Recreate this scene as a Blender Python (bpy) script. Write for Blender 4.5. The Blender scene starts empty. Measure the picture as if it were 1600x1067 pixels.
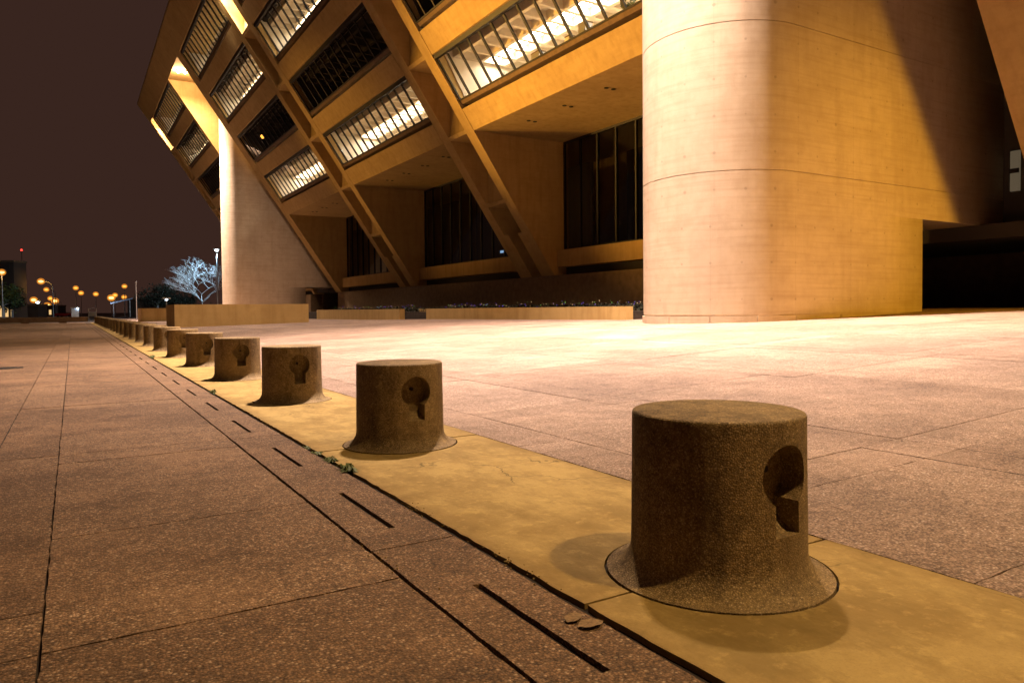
import bpy, bmesh, math, random
from mathutils import Vector, Matrix, noise
random.seed(7)
scene = bpy.context.scene
COL = scene.collection

# ------------------------------------------------------------------ camera
F_PX, YAW, PITCH, ROLL, CAM_H, CY = 1133.5, math.radians(31.174), -0.029, 0.0095, 0.9415, 515.14
_fw = Vector((math.sin(YAW)*math.cos(PITCH), math.cos(YAW)*math.cos(PITCH), math.sin(PITCH)))
_r = Vector((math.cos(YAW), -math.sin(YAW), 0)); _u = _r.cross(_fw)
_R = math.cos(ROLL)*_r - math.sin(ROLL)*_u
_U = math.cos(ROLL)*_u + math.sin(ROLL)*_r
cam_d = bpy.data.cameras.new('camera'); cam = bpy.data.objects.new('camera', cam_d); COL.objects.link(cam)
cam.matrix_world = Matrix(((_R.x, _U.x, -_fw.x, 0), (_R.y, _U.y, -_fw.y, 0), (_R.z, _U.z, -_fw.z, CAM_H), (0, 0, 0, 1)))
cam_d.sensor_width = 36.0
cam_d.lens = F_PX/1600*36
cam_d.shift_y = (CY-533.5)/1600
cam_d.clip_start = 0.05; cam_d.clip_end = 3000
scene.camera = cam

# ------------------------------------------------------------------ night sky
world = bpy.data.worlds.new('World'); scene.world = world; world.use_nodes = True
wb = world.node_tree.nodes['Background']
wb.inputs[0].default_value = (0.0395, 0.0185, 0.0135, 1); wb.inputs[1].default_value = 1.0
scene.view_settings.view_transform = 'Standard'; scene.view_settings.look = 'None'
scene.view_settings.exposure = 0.0; scene.view_settings.gamma = 1.0; scene.view_settings.use_curve_mapping = False
scene.cycles.max_bounces = 6; scene.cycles.diffuse_bounces = 4; scene.cycles.transparent_max_bounces = 12
scene.cycles.sample_clamp_indirect = 6.0

LAMP = (1.0, 0.77, 0.67)        # lamps under the tower soffits
SODIUM = (1.0, 0.52, 0.10)      # street floods
TOWER_W, FLOOD_W, FLAT_W, SIDE_W = 90000, 300000, 10000, 33000
GOLD = (1.0, 0.50, 0.03)

def spot(name, loc, target, watts, color, half_deg, blend=1.0, radius=0.15, parent=None):
    l = bpy.data.lights.new(name, 'SPOT'); l.energy = watts; l.color = color
    l.spot_size = math.radians(2*half_deg); l.spot_blend = blend; l.shadow_soft_size = radius
    o = bpy.data.objects.new(name, l); COL.objects.link(o)
    d = Vector(target)-Vector(loc)
    o.rotation_euler = d.to_track_quat('-Z', 'Y').to_euler()
    o.location = loc
    if parent: o.parent = parent; o.location = Vector(loc)-parent.location
    return o
def point(name, loc, watts, color, radius=0.1, parent=None):
    l = bpy.data.lights.new(name, 'POINT'); l.energy = watts; l.color = color; l.shadow_soft_size = radius
    o = bpy.data.objects.new(name, l); COL.objects.link(o); o.location = loc
    if parent: o.parent = parent; o.location = Vector(loc)-parent.location
    return o

# ------------------------------------------------------------------ materials
class NT:
    def __init__(s, name):
        s.m = bpy.data.materials.new(name); s.m.use_nodes = True
        s.t = s.m.node_tree; s.n = s.t.nodes; s.b = s.n['Principled BSDF']; s.out = s.n['Material Output']
        s.pos = s.add('ShaderNodeNewGeometry').outputs['Position']
    def add(s, kind, **kw):
        n = s.n.new(kind)
        for k, v in kw.items(): setattr(n, k, v)
        return n
    def link(s, a, b): s.t.links.new(a, b)
    def val(s, inp, v):
        if hasattr(v, 'is_linked') or isinstance(v, bpy.types.NodeSocket): s.link(v, inp)
        else: inp.default_value = v
    def math(s, op, a, b=0.0, c=None, clamp=False):
        n = s.add('ShaderNodeMath', operation=op); n.use_clamp = clamp
        s.val(n.inputs[0], a); s.val(n.inputs[1], b)
        if c is not None: s.val(n.inputs[2], c)
        return n.outputs[0]
    def mapping(s, vec, scale):
        n = s.add('ShaderNodeMapping'); n.inputs['Scale'].default_value = scale; s.link(vec, n.inputs[0]); return n.outputs[0]
    def noise(s, scale, detail=4, rough=0.55, vec=None):
        n = s.add('ShaderNodeTexNoise'); n.inputs['Scale'].default_value = scale
        n.inputs['Detail'].default_value = detail; n.inputs['Roughness'].default_value = rough
        s.link(vec or s.pos, n.inputs['Vector']); return n.outputs['Fac']
    def voro(s, scale, feature='F1', vec=None, rnd=1.0):
        n = s.add('ShaderNodeTexVoronoi', feature=feature); n.inputs['Scale'].default_value = scale
        n.inputs['Randomness'].default_value = rnd
        s.link(vec or s.pos, n.inputs['Vector']); return n
    def ramp(s, fac, stops):
        n = s.add('ShaderNodeValToRGB'); e = n.color_ramp.elements
        while len(e) < len(stops): e.new(0.5)
        for i, (p, c) in enumerate(stops):
            e[i].position = p; e[i].color = (*c, 1) if len(c) == 3 else c
        s.link(fac, n.inputs[0]); return n.outputs[0]
    def mix(s, fac, a, b, mode='MIX'):
        n = s.add('ShaderNodeMix', data_type='RGBA', blend_type=mode)
        s.val(n.inputs[0], fac)
        for i, v in ((6, a), (7, b)):
            if isinstance(v, tuple): n.inputs[i].default_value = (*v, 1)
            else: s.link(v, n.inputs[i])
        return n.outputs[2]
    def mrange(s, v, a, b, c=0.0, d=1.0):
        n = s.add('ShaderNodeMapRange'); s.link(v, n.inputs[0])
        for i, q in enumerate((a, b, c, d)): n.inputs[i+1].default_value = q
        return n.outputs[0]
    def bump(s, h, strength=0.3, dist=0.01):
        n = s.add('ShaderNodeBump'); n.inputs['Strength'].default_value = strength; n.inputs['Distance'].default_value = dist
        s.link(h, n.inputs['Height']); s.link(n.outputs[0], s.b.inputs['Normal'])
    def base(s, c, rough=0.85, spec=0.25):
        s.val(s.b.inputs['Base Color'], (*c, 1) if isinstance(c, tuple) else c)
        s.val(s.b.inputs['Roughness'], rough); s.b.inputs['Specular IOR Level'].default_value = spec
        return s.m

def mat_aggregate(name, pebble, dark, light, scale, patch=0.9, contrast=1.0, grain=1.0, drip=0, blot=0.55):
    s = NT(name)
    v = s.voro(scale); v2 = s.voro(scale*2.3)
    sep = s.add('ShaderNodeSeparateColor'); s.link(v.outputs['Color'], sep.inputs[0])
    sep2 = s.add('ShaderNodeSeparateColor'); s.link(v2.outputs['Color'], sep2.inputs[0])
    c = s.ramp(sep.outputs[0], [(0.0, dark), (0.35, tuple(0.62*p for p in pebble)), (0.6, pebble), (0.88, tuple(1.15*p for p in pebble)), (0.962, light)])
    c2 = s.ramp(sep2.outputs[1], [(0.0, dark), (0.5, tuple(0.7*p for p in pebble)), (0.95, tuple(1.35*p for p in pebble))])
    c = s.mix(0.40, c, c2)
    gap = s.mrange(v.outputs['Distance'], 0.30, 0.62)
    c = s.mix(s.math('MULTIPLY', gap, 0.55), c, tuple(0.8*d for d in dark))
    big = s.noise(patch, 5, 0.6); mid = s.noise(4.5, 5, 0.65); fine = s.noise(22, 3, 0.6)
    c = s.mix(s.mrange(big, 0.32, 0.68, 0.0, 0.6), c, (0.42, 0.40, 0.40), 'MULTIPLY')
    c = s.mix(s.mrange(mid, 0.42, 0.75, 0.0, 0.55), c, (0.45, 0.42, 0.40), 'MULTIPLY')
    c = s.mix(s.mrange(fine, 0.55, 0.8, 0.0, 0.35), c, tuple(1.5*p for p in pebble))
    if drip:
        dr = s.noise(5.0, 5, 0.65, s.mapping(s.pos, (2.2, 2.2, 0.35))); c = s.mix(s.mrange(dr, 0.47, 0.64, 0, 0.6), c, (0.42, 0.38, 0.34), 'MULTIPLY')
    oi = s.add('ShaderNodeObjectInfo').outputs['Random']
    c = s.mix(s.mrange(s.noise(0.55, 6, 0.7), 0.50, 0.70, 0, 0.26), c, tuple(1.40*p for p in pebble))
    c = s.mix(s.mrange(s.noise(1.9, 6, 0.72), 0.53, 0.63, 0, blot), c, (0.45, 0.40, 0.36), 'MULTIPLY')
    c = s.mix(s.mrange(oi, 0, 1, 0.0, 0.6), c, (0.62, 0.58, 0.55), 'MULTIPLY')
    gum = s.voro(1.7).outputs['Distance']; c = s.mix(s.mrange(gum, 0.035, 0.022, 0, 0.6), c, tuple(0.6*d for d in dark))
    h = s.math('ADD', s.math('MULTIPLY', v.outputs['Distance'], -0.9), s.math('MULTIPLY', s.noise(scale*1.7, 2), 0.35))
    s.bump(h, 0.75*grain, 0.006)
    return s.base(c, 0.78, 0.3)

def mat_concrete(name, col, streak=0.35, board=0.0, ties=False, rough=0.85, blotch=0.35, floor=False):
    s = NT(name)
    big = s.noise(0.45, 5, 0.6); mid = s.noise(2.2, 6, 0.65); fine = s.noise(38, 4, 0.65)
    st = s.noise(1.6, 4, 0.6, s.mapping(s.pos, (1.6, 1.6, 0.16)))
    c = s.mix(s.mrange(big, 0.35, 0.68, 0, blotch), tuple(1.10*k for k in col), tuple(q*k for q, k in zip((0.66, 0.60, 0.54), col)))
    c = s.mix(s.mrange(mid, 0.42, 0.72, 0, blotch), c, tuple(q*k for q, k in zip((0.70, 0.62, 0.52), col)))
    c = s.mix(s.mrange(st, 0.48, 0.75, 0, streak), c, tuple(q*k for q, k in zip((0.62, 0.55, 0.48), col)))
    c = s.mix(s.mrange(fine, 0.5, 0.85, 0, 0.25), c, tuple(1.22*k for k in col))
    pits = s.voro(7.0).outputs['Distance']
    c = s.mix(s.mrange(pits, 0.05, 0.025, 0, 0.55), c, tuple(0.35*k for k in col))
    if floor:                             # trowel swirls, scuffs and dark stains of a walked-on slab
        sw = s.noise(5.5, 7, 0.72, s.mapping(s.pos, (1.0, 0.45, 1.0))); gr = s.noise(150, 3, 0.7)
        c = s.mix(s.mrange(sw, 0.45, 0.62, 0, 0.60), c, tuple(q*k for q, k in zip((0.50, 0.46, 0.40), col)))
        c = s.mix(s.mrange(s.noise(1.1, 6, 0.7), 0.47, 0.60, 0, 0.55), c, tuple(q*k for q, k in zip((0.55, 0.50, 0.42), col)))
        c = s.mix(s.mrange(s.noise(13, 5, 0.7), 0.54, 0.68, 0, 0.40), c, tuple(1.5*k for k in col))
        c = s.mix(s.mrange(gr, 0.45, 0.8, 0, 0.35), c, tuple(0.5*k for k in col))
        px_ = s.add('ShaderNodeSeparateXYZ'); s.link(s.pos, px_.inputs[0])
        ed = s.math('ADD', s.math('ABSOLUTE', s.math('SUBTRACT', px_.outputs[0], 1.969)), s.math('MULTIPLY', s.noise(6, 5, 0.7), 0.30))
        c = s.mix(s.mrange(ed, 0.62, 0.78, 0, 0.6), c, tuple(q*k for q, k in zip((0.45, 0.38, 0.32), col)))
        wv = s.add('ShaderNodeVectorMath', operation='ADD'); s.link(s.pos, wv.inputs[0])
        nn = s.add('ShaderNodeTexNoise'); nn.inputs['Scale'].default_value = 2.5; nn.inputs['Detail'].default_value = 5; s.link(s.pos, nn.inputs['Vector'])
        sc = s.add('ShaderNodeVectorMath', operation='SCALE'); s.link(nn.outputs['Color'], sc.inputs[0]); sc.inputs['Scale'].default_value = 0.5; s.link(sc.outputs[0], wv.inputs[1])
        cr = s.voro(0.9, 'DISTANCE_TO_EDGE', wv.outputs[0]).outputs['Distance']
        ck = s.math('MULTIPLY', s.mrange(cr, 0.006, 0.0015), s.mrange(s.noise(1.3, 2), 0.50, 0.58))
        c = s.mix(s.math('MULTIPLY', ck, 0.75), c, tuple(0.2*k for k in col))
        sp_ = s.voro(2.6).outputs['Distance']; c = s.mix(s.mrange(sp_, 0.07, 0.03, 0, 0.55), c, tuple(0.3*k for k in col))
    if board:
        hz = s.noise(3.2, 3, 0.6, s.mapping(s.pos, (0.12, 0.12, 3.0)))
        c = s.mix(s.mrange(hz, 0.46, 0.74, 0, board), c, tuple(q*k for q, k in zip((0.6, 0.5, 0.42), col)))
    if ties:
        uv = s.add('ShaderNodeUVMap').outputs[0]; sp = s.add('ShaderNodeSeparateXYZ'); s.link(uv, sp.inputs[0])
        fu = s.math('SUBTRACT', s.math('FRACT', s.math('DIVIDE', sp.outputs[0], 0.80)), 0.5)
        fv = s.math('SUBTRACT', s.math('FRACT', s.math('DIVIDE', sp.outputs[1], 0.9625)), 0.5)
        du = s.math('MULTIPLY', fu, 0.80); dv = s.math('MULTIPLY', fv, 0.9625)
        d = s.math('SQRT', s.math('ADD', s.math('MULTIPLY', du, du), s.math('MULTIPLY', dv, dv)))
        wob = s.math('ADD', d, s.math('MULTIPLY', s.noise(2.3, 2), 0.09))
        hole = s.mrange(wob, 0.085, 0.060, 0, 0.42)
        c = s.mix(s.math('MULTIPLY', hole, 0.8), c, tuple(0.25*k for k in col))
        # faint form-panel joints between the ties
        pj = s.math('ABSOLUTE', s.math('SUBTRACT', s.math('FRACT', s.math('DIVIDE', sp.outputs[0], 2.4)), 0.5))
        c = s.mix(s.math('MULTIPLY', s.mrange(pj, 0.004, 0.002), 0.18), c, tuple(0.45*k for k in col))
    s.bump(s.math('ADD', s.math('MULTIPLY', fine, 0.4), mid), 0.25, 0.02)
    return s.base(c, rough, 0.2)

def mat_plain(name, c, rough=0.7, metal=0.0, var=0.0, scale=6):
    s = NT(name)
    if var:
        n = s.noise(scale, 4)
        col = s.mix(s.mrange(n, 0.3, 0.7), tuple(k*(1-var) for k in c), tuple(k*(1+var) for k in c))
    else: col = c
    s.b.inputs['Metallic'].default_value = metal
    return s.base(col, rough, 0.35)
def mat_emit(name, c, strength):
    s = NT(name); s.b.inputs['Emission Color'].default_value = (*c, 1); s.b.inputs['Emission Strength'].default_value = strength
    return s.base((0.02, 0.02, 0.02), 0.5)
def mat_globe(name, c, strength):         # lamp halo put into a half-clear glowing shell
    s = NT(name); tr = s.add('ShaderNodeBsdfTransparent'); em = s.add('ShaderNodeEmission')
    em.inputs[0].default_value = (*c, 1); em.inputs[1].default_value = strength
    mx = s.add('ShaderNodeMixShader'); mx.inputs[0].default_value = 0.40
    s.link(tr.outputs[0], mx.inputs[1]); s.link(em.outputs[0], mx.inputs[2]); s.link(mx.outputs[0], s.out.inputs[0]); return s.m
def mat_glass(name, tint=0.9):
    s = NT(name)
    tr = s.add('ShaderNodeBsdfTransparent'); tr.inputs[0].default_value = (tint, tint*0.98, tint*0.92, 1)
    gl = s.add('ShaderNodeBsdfGlossy'); gl.inputs['Roughness'].default_value = 0.015
    fr = s.add('ShaderNodeLayerWeight'); fr.inputs[0].default_value = 0.5
    rf = s.math('ADD', s.math('MULTIPLY', s.math('POWER', fr.outputs['Facing'], 4.0), 0.85), 0.045)
    mx = s.add('ShaderNodeMixShader'); s.link(rf, mx.inputs[0]); s.link(tr.outputs[0], mx.inputs[1]); s.link(gl.outputs[0], mx.inputs[2])
    s.link(mx.outputs[0], s.out.inputs[0]); return s.m

M = dict(
    pave=mat_aggregate('exposed_aggregate_brown', (0.345, 0.208, 0.112), (0.048, 0.027, 0.015), (0.80, 0.60, 0.40), 112, 0.8),
    plaza=mat_aggregate('exposed_aggregate_pink', (0.480, 0.345, 0.258), (0.11, 0.064, 0.042), (0.80, 0.68, 0.57), 105, 0.7, blot=0.22),
    boll=mat_aggregate('exposed_aggregate_tan', (0.47, 0.335, 0.150), (0.10, 0.064, 0.028), (0.80, 0.63, 0.38), 170, 1.4, grain=0.6, drip=1),
    plinth=mat_concrete('trowelled_concrete', (0.350, 0.250, 0.088), 0.10, 0.0, False, 0.8, 0.6, True),
    facade=mat_concrete('cast_concrete_facade', (0.450, 0.315, 0.130), 0.50, 0.16),
    tower=mat_concrete('cast_concrete_tower', (0.49, 0.39, 0.285), 0.28, 0.30, True),
    planter=mat_concrete('stained_concrete', (0.42, 0.280, 0.105), 0.6, 0.1),
    joint=mat_plain('dirt_joint', (0.020, 0.013, 0.009), 0.95, 0, 0.4, 30),
    asphalt=mat_plain('asphalt', (0.045, 0.038, 0.034), 0.85, 0, 0.3, 8),
    soil=mat_plain('soil', (0.030, 0.020, 0.013), 0.95, 0, 0.5, 5),
    metal=mat_plain('dark_bronze_metal', (0.014, 0.010, 0.007), 0.6, 0.0),
    steel=mat_plain('galvanised_steel', (0.32, 0.31, 0.30), 0.45, 0.6),
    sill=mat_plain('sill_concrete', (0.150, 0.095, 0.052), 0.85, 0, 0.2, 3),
    room=mat_plain('cream_paint', (0.80, 0.73, 0.60), 0.8, 0, 0.04, 2),
    roomdark=mat_plain('unlit_office_wall', (0.055, 0.045, 0.035), 0.9),  # shade of unlit rooms and recesses put into the colour
    waffle=mat_plain('waffle_concrete', (0.62, 0.53, 0.40), 0.85, 0, 0.08, 4),
    carpet=mat_plain('carpet', (0.10, 0.075, 0.05), 0.95),
    glass=mat_glass('window_glass', 0.93), darkglass=mat_glass('tinted_glass', 0.45),
    tube=mat_emit('fluorescent_panel', (1.0, 0.91, 0.78), 46.0), tube2=mat_emit('fluorescent_panel_dim', (1.0, 0.90, 0.75), 46.0),
    lit=mat_emit('lit_window', (0.40, 0.30, 0.18), 0.22),
    lens=mat_emit('soffit_lamp_lens', (1.0, 0.85, 0.65), 60.0),
    sod=mat_emit('sodium_lamp', (1.0, 0.40, 0.06), 3.2), sodhi=mat_emit('sodium_lamp_bright', (1.0, 0.50, 0.15), 6.0),
    sodglobe=mat_globe('amber_diffuser', (1.0, 0.33, 0.03), 1.1),
    cool=mat_emit('cool_lamp', (0.72, 0.88, 1.0), 20.0), red=mat_emit('beacon_red', (1.0, 0.03, 0.02), 6.0),
    warm=mat_emit('shop_window', (1.0, 0.62, 0.25), 0.9), bluew=mat_emit('cool_window', (0.35, 0.6, 1.0), 1.6),
    bulbp=mat_emit('purple_bulb', (0.30, 0.14, 1.0), 1.0), bulbw=mat_emit('warm_bulb', (1.0, 0.62, 0.25), 1.3), bulbg=mat_emit('green_bulb', (0.4, 0.9, 0.15), 1.0),
    leaf=mat_plain('leaf_green', (0.060, 0.085, 0.025), 0.6, 0, 0.4, 20),
    weed=mat_plain('weed_green', (0.085, 0.105, 0.022), 0.6, 0, 0.4, 60),
    bark=mat_plain('pale_bark', (0.26, 0.25, 0.24), 0.9, 0, 0.25, 8),
    darkleaf=mat_plain('dark_foliage', (0.012, 0.013, 0.005), 0.95, 0, 0.4, 6),
    dry=mat_plain('dry_leaf', (0.19, 0.122, 0.060), 0.85, 0, 0.45, 90),
    carred=mat_plain('car_paint_red', (0.30, 0.015, 0.012), 0.35), black=mat_plain('rubber', (0.02, 0.02, 0.02), 0.8),
    wallfar=mat_plain('far_building_wall', (0.07, 0.05, 0.038), 0.9, 0, 0.2, 0.4),
    bluesheet=mat_plain('pale_blue_panel', (0.42, 0.52, 0.68), 0.6),
)
# ------------------------------------------------------------------ mesh helpers
class MB:
    def __init__(s): s.v = []; s.f = []; s.uv = {}
    def poly(s, pts): i = len(s.v); s.v += [tuple(p) for p in pts]; s.f.append(tuple(range(i, i+len(pts)))); return len(s.f)-1
    def box(s, x0, x1, y0, y1, z0, z1):
        i = len(s.v)
        s.v += [(x0, y0, z0), (x1, y0, z0), (x1, y1, z0), (x0, y1, z0), (x0, y0, z1), (x1, y0, z1), (x1, y1, z1), (x0, y1, z1)]
        s.f += [tuple(i+k for k in q) for q in ((3, 2, 1, 0), (4, 5, 6, 7), (0, 1, 5, 4), (1, 2, 6, 5), (2, 3, 7, 6), (3, 0, 4, 7))]
    def prism(s, poly, y0, y1):          # poly of (x, z), swept along Y
        n = len(poly); i = len(s.v)
        s.v += [(x, y0, z) for x, z in poly]+[(x, y1, z) for x, z in poly]
        s.f.append(tuple(i+k for k in range(n))); s.f.append(tuple(i+n+k for k in reversed(range(n))))
        for k in range(n): s.f.append((i+k, i+n+k, i+n+(k+1) % n, i+(k+1) % n))
    def prism_z(s, poly, z0, z1, top=True):  # poly of (x, y) raised from z0 to z1
        n = len(poly); i = len(s.v)
        s.v += [(x, y, z0) for x, y in poly]+[(x, y, z1) for x, y in poly]
        if top: s.f.append(tuple(i+n+k for k in range(n)))
        for k in range(n): s.f.append((i+k, i+(k+1) % n, i+n+(k+1) % n, i+n+k))
    def tube(s, a, b, r0, r1, n=8, cap=True):
        a, b = Vector(a), Vector(b); d = (b-a).normalized()
        p = d.cross(Vector((0, 0, 1)) if abs(d.z) < 0.95 else Vector((1, 0, 0))).normalized(); q = d.cross(p)
        i = len(s.v)
        for c, r in ((a, r0), (b, r1)):
            for k in range(n):
                t = 2*math.pi*k/n; s.v.append(tuple(c+r*(math.cos(t)*p+math.sin(t)*q)))
        for k in range(n): s.f.append((i+k, i+(k+1) % n, i+n+(k+1) % n, i+n+k))
        if cap: s.f.append(tuple(i+k for k in reversed(range(n)))); s.f.append(tuple(i+n+k for k in range(n)))
    def ball(s, c, r, n=8, m=5, sz=1.0):
        i = len(s.v); cx, cy, cz = c
        s.v.append((cx, cy, cz-r*sz))
        for a in range(1, m):
            t = math.pi*a/m
            for k in range(n):
                p = 2*math.pi*k/n; s.v.append((cx+r*math.sin(t)*math.cos(p), cy+r*math.sin(t)*math.sin(p), cz-r*sz*math.cos(t)))
        s.v.append((cx, cy, cz+r*sz)); e = len(s.v)-1
        for k in range(n):
            s.f.append((i, i+1+(k+1) % n, i+1+k)); s.f.append((e, e-n+k, e-n+(k+1) % n))
            for a in range(m-2):
                j = i+1+a*n; s.f.append((j+k, j+(k+1) % n, j+n+(k+1) % n, j+n+k))
    def build(s, name, mat, parent=None, smooth=False, recalc=True):
        me = bpy.data.meshes.new(name)
        off = parent_world(parent)
        me.from_pydata([(x-off.x, y-off.y, z-off.z) for x, y, z in s.v] if parent else s.v, [], s.f)
        if recalc:
            bm = bmesh.new(); bm.from_mesh(me); bmesh.ops.recalc_face_normals(bm, faces=bm.faces); bm.to_mesh(me); bm.free()
        if smooth:
            for p in me.polygons: p.use_smooth = True
        me.materials.append(mat)
        return link(name, me, parent)
def parent_world(p):
    v = Vector((0, 0, 0))
    while p: v += p.location; p = p.parent
    return v
def link(name, me, parent=None, loc=None):
    o = bpy.data.objects.new(name, me); COL.objects.link(o)
    if parent: o.parent = parent
    if loc: o.location = loc
    return o
def empty(name, loc, label=None, cat=None, group=None, kind=None):
    o = bpy.data.objects.new(name, None); COL.objects.link(o); o.location = loc; o.empty_display_size = 0.2
    return tag(o, label, cat, group, kind)
def tag(o, label=None, cat=None, group=None, kind=None):
    if label: o['label'] = label
    if cat: o['category'] = cat
    if group: o['group'] = group
    if kind: o['kind'] = kind
    return o
def interp(x, xs, ys):
    if x <= xs[0]: return ys[0]
    for a, b, c, d in zip(xs, xs[1:], ys, ys[1:]):
        if x <= b: return c+(d-c)*(x-a)/(b-a)
    return ys[-1]
def zg(X, Y):                            # the plaza drains: it rises gently from the bollards to the building
    x = max(0.0, X-2.58)
    g = x-1.5*(1-math.exp(-x/1.5)) if x < 12 else 10.5+(x-12)*0.55
    return g*interp(Y, [14, 20, 37, 45, 60, 110], [.0485, .042, .034, .025, .020, .012])
def project(p):
    q = Vector(p)-Vector((0, 0, CAM_H)); d = q.dot(_fw)
    if d < 0.3: return None
    return 800+F_PX*q.dot(_R)/d, CY-F_PX*q.dot(_U)/d, d

# ------------------------------------------------------------------ ground sheets
g = MB(); g.box(-900, 1200, -300, 1700, -0.6, -0.12); tag(g.build('ground', M['asphalt']), kind='structure')
PAV_END = 81.0
b = MB(); b.box(-14, 2.57, -8, PAV_END, -0.11, -0.016)
pavement = tag(b.build('pavement', M['joint']), kind='structure')
b = MB()                                   # plaza bed under the slabs
xs = [2.57, 3.0, 3.6, 4.3, 5, 6, 7, 8, 9, 10, 11, 12, 13, 14, 14.58, 15.5, 17, 19, 21, 23, 25, 26.4]
ys = [-45+2.5*k for k in range(67)]
for y in ys:
    for x in xs: b.v.append((x, y, zg(x, y)-0.022))
for j in range(len(ys)-1):
    for i in range(len(xs)-1):
        a = j*len(xs)+i; b.f.append((a, a+1, a+1+len(xs), a+len(xs)))
plaza = tag(b.build('plaza', M['joint']), kind='structure')

def edge_pts(a, b, step, jit, rnd):
    (x0, y0), (x1, y1) = a, b; L = math.hypot(x1-x0, y1-y0); n = max(1, int(L/step)) if step else 1
    nx, ny = -(y1-y0)/L, (x1-x0)/L
    out = []
    for k in range(n):
        t = k/n; j = rnd.uniform(-jit, jit*0.4) if (k and jit) else 0
        out.append((x0+(x1-x0)*t-nx*(-j), y0+(y1-y0)*t-ny*(-j)))
    return out
def rect_poly(x0, x1, y0, y1, step=0, jit=0, rnd=random):
    c = [(x0, y0), (x1, y0), (x1, y1), (x0, y1)]; out = []
    for k in range(4): out += edge_pts(c[k], c[(k+1) % 4], step, jit, rnd)
    return out
BY0, PITCHY, BX = 1.829, 2.94, 1.957
def slab_object(name, poly, parent, mat, dz=0.0, zfun=None):
    m = MB(); n = len(poly); i = 0
    if zfun: top = [(x, y, zfun(x, y)+dz) for x, y in poly]
    else: top = [(x, y, dz) for x, y in poly]
    m.v = top+[(x, y, z-0.035) for x, y, z in top]
    m.f = [tuple(range(n))]+[(k, k+n, (k+1) % n+n, (k+1) % n) for k in range(n)]
    return m.build(name, mat, parent)

def cells(bands_x, y_lo, y_hi, cross):       # rectangles between joint lines
    out = []
    cy = sorted(c for c in cross if y_lo < c < y_hi); edges = [y_lo]+cy+[y_hi]
    for x0, x1 in zip(bands_x, bands_x[1:]):
        for a, c in zip(edges, edges[1:]): out.append((x0, x1, a, c))
    return out
J = 0.0045
rnd = random.Random(3)
# left pavement: big slabs with narrow bands
cross_l = [2.37+PITCHY*k for k in range(-4, 28)]+[2.71+PITCHY*k for k in range(-4, 28)]
left = cells([-13.9, -11.3, -8.8, -6.3, -5.95, -3.4, -3.05, -0.46, -0.10, 0.967], -7.9, PAV_END-0.05, cross_l)
extra = []
for x0, x1, y0, y1 in left:                  # one more joint a third along the slabs beside the drain strip
    if x0 == -0.10 and y1-y0 > 1: extra += [(x0, x1, y0, y0+0.85), (x0, x1, y0+0.85, y1)]
    else: extra.append((x0, x1, y0, y1))
def view_rank(c):
    x, y = (c[0]+c[1])/2, (c[2]+c[3])/2
    p = project((x, y, zg(x, y)))
    if not p or not (-250 < p[0] < 1850) or p[1] > 1500: return 1e9+math.hypot(x, y)
    return p[2]**3/max(0.05, (c[1]-c[0])*(c[3]-c[2]))
extra.sort(key=view_rank)
def lay(cell_list, limit, parent, mat, zf, rough_d):
    rest = MB()
    for k, (x0, x1, y0, y1) in enumerate(cell_list):
        d = math.hypot((x0+x1)/2, (y0+y1)/2)
        x0, x1, y0, y1 = x0+J, x1-J, y0+J*0.8, y1-J*0.8
        if k < limit:
            near = d < rough_d
            p = rect_poly(x0, x1, y0, y1, 0.05 if near else 0.6, 0.0045 if near else 0, rnd)
            dz = rnd.uniform(-0.0015, 0.0015)
            slab_object('paving_slab', p, parent, mat, dz, zf)
        else:
            pts = [(x0, y0), (x1, y0), (x1, y1), (x0, y1)]
            rest.poly([(x, y, zf(x, y) if zf else 0) for x, y in pts])
    o = rest.build('distant_paving', mat, parent); o['kind'] = 'stuff'
lay(extra, 230, pavement, M['pave'], None, 8)
# drain strip: slabs pierced by long slots
def drain_slab(y0, y1, slots):
    m = MB(); x0, s0, s1, x1 = 0.978, 1.147, 1.175, 1.338
    br = sorted({y0+J, y1-J, *[q for s in slots for q in s]}); yy = []
    for a, c in zip(br, br[1:]):
        n = max(1, int((c-a)/0.07)) if y0 < 12 else 1
        yy += [a+(c-a)*k/n for k in range(n)]
    yy.append(br[-1])
    rows = []
    for y in yy:
        j = 0.004 if y0 < 12 else 0
        rows.append([(x0+rnd.uniform(0, j), y), (s0+rnd.uniform(-j, j)*.4, y), (s1+rnd.uniform(-j, j)*.4, y), (x1-rnd.uniform(0, j)*1.5, y)])
    for r in rows: m.v += [(x, y, 0.0) for x, y in r]
    nb = len(m.v)
    for r in rows: m.v += [(x, y, -0.035) for x, y in r]
    def inslot(a, c): return any(s[0]-1e-6 <= a and c <= s[1]+1e-6 for s in slots)
    for k in range(len(rows)-1):
        i = 4*k; sl = inslot(yy[k], yy[k+1])
        for c in range(3):
            if c == 1 and sl: continue
            m.f.append((i+c, i+c+1, i+c+5, i+c+4))
        m.f.append((i, i+4, nb+i+4, nb+i)); m.f.append((i+3, i+7, nb+i+7, nb+i+3))
        if sl:
            m.f.append((i+1, i+5, nb+i+5, nb+i+1)); m.f.append((i+2, i+6, nb+i+6, nb+i+2))
    m.f.append((0, 1, 2, 3)[:0] or (0, 3, nb+3, nb)); e = 4*(len(rows)-1); m.f.append((e, e+3, nb+e+3, nb+e))
    for s in slots:
        for y in s:
            k = min(range(len(yy)), key=lambda q: abs(yy[q]-y)); i = 4*k
            m.f.append((i+1, i+2, nb+i+2, nb+i+1))
    return m.build('drain_slab', M['pave'], pavement, recalc=False)
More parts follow.
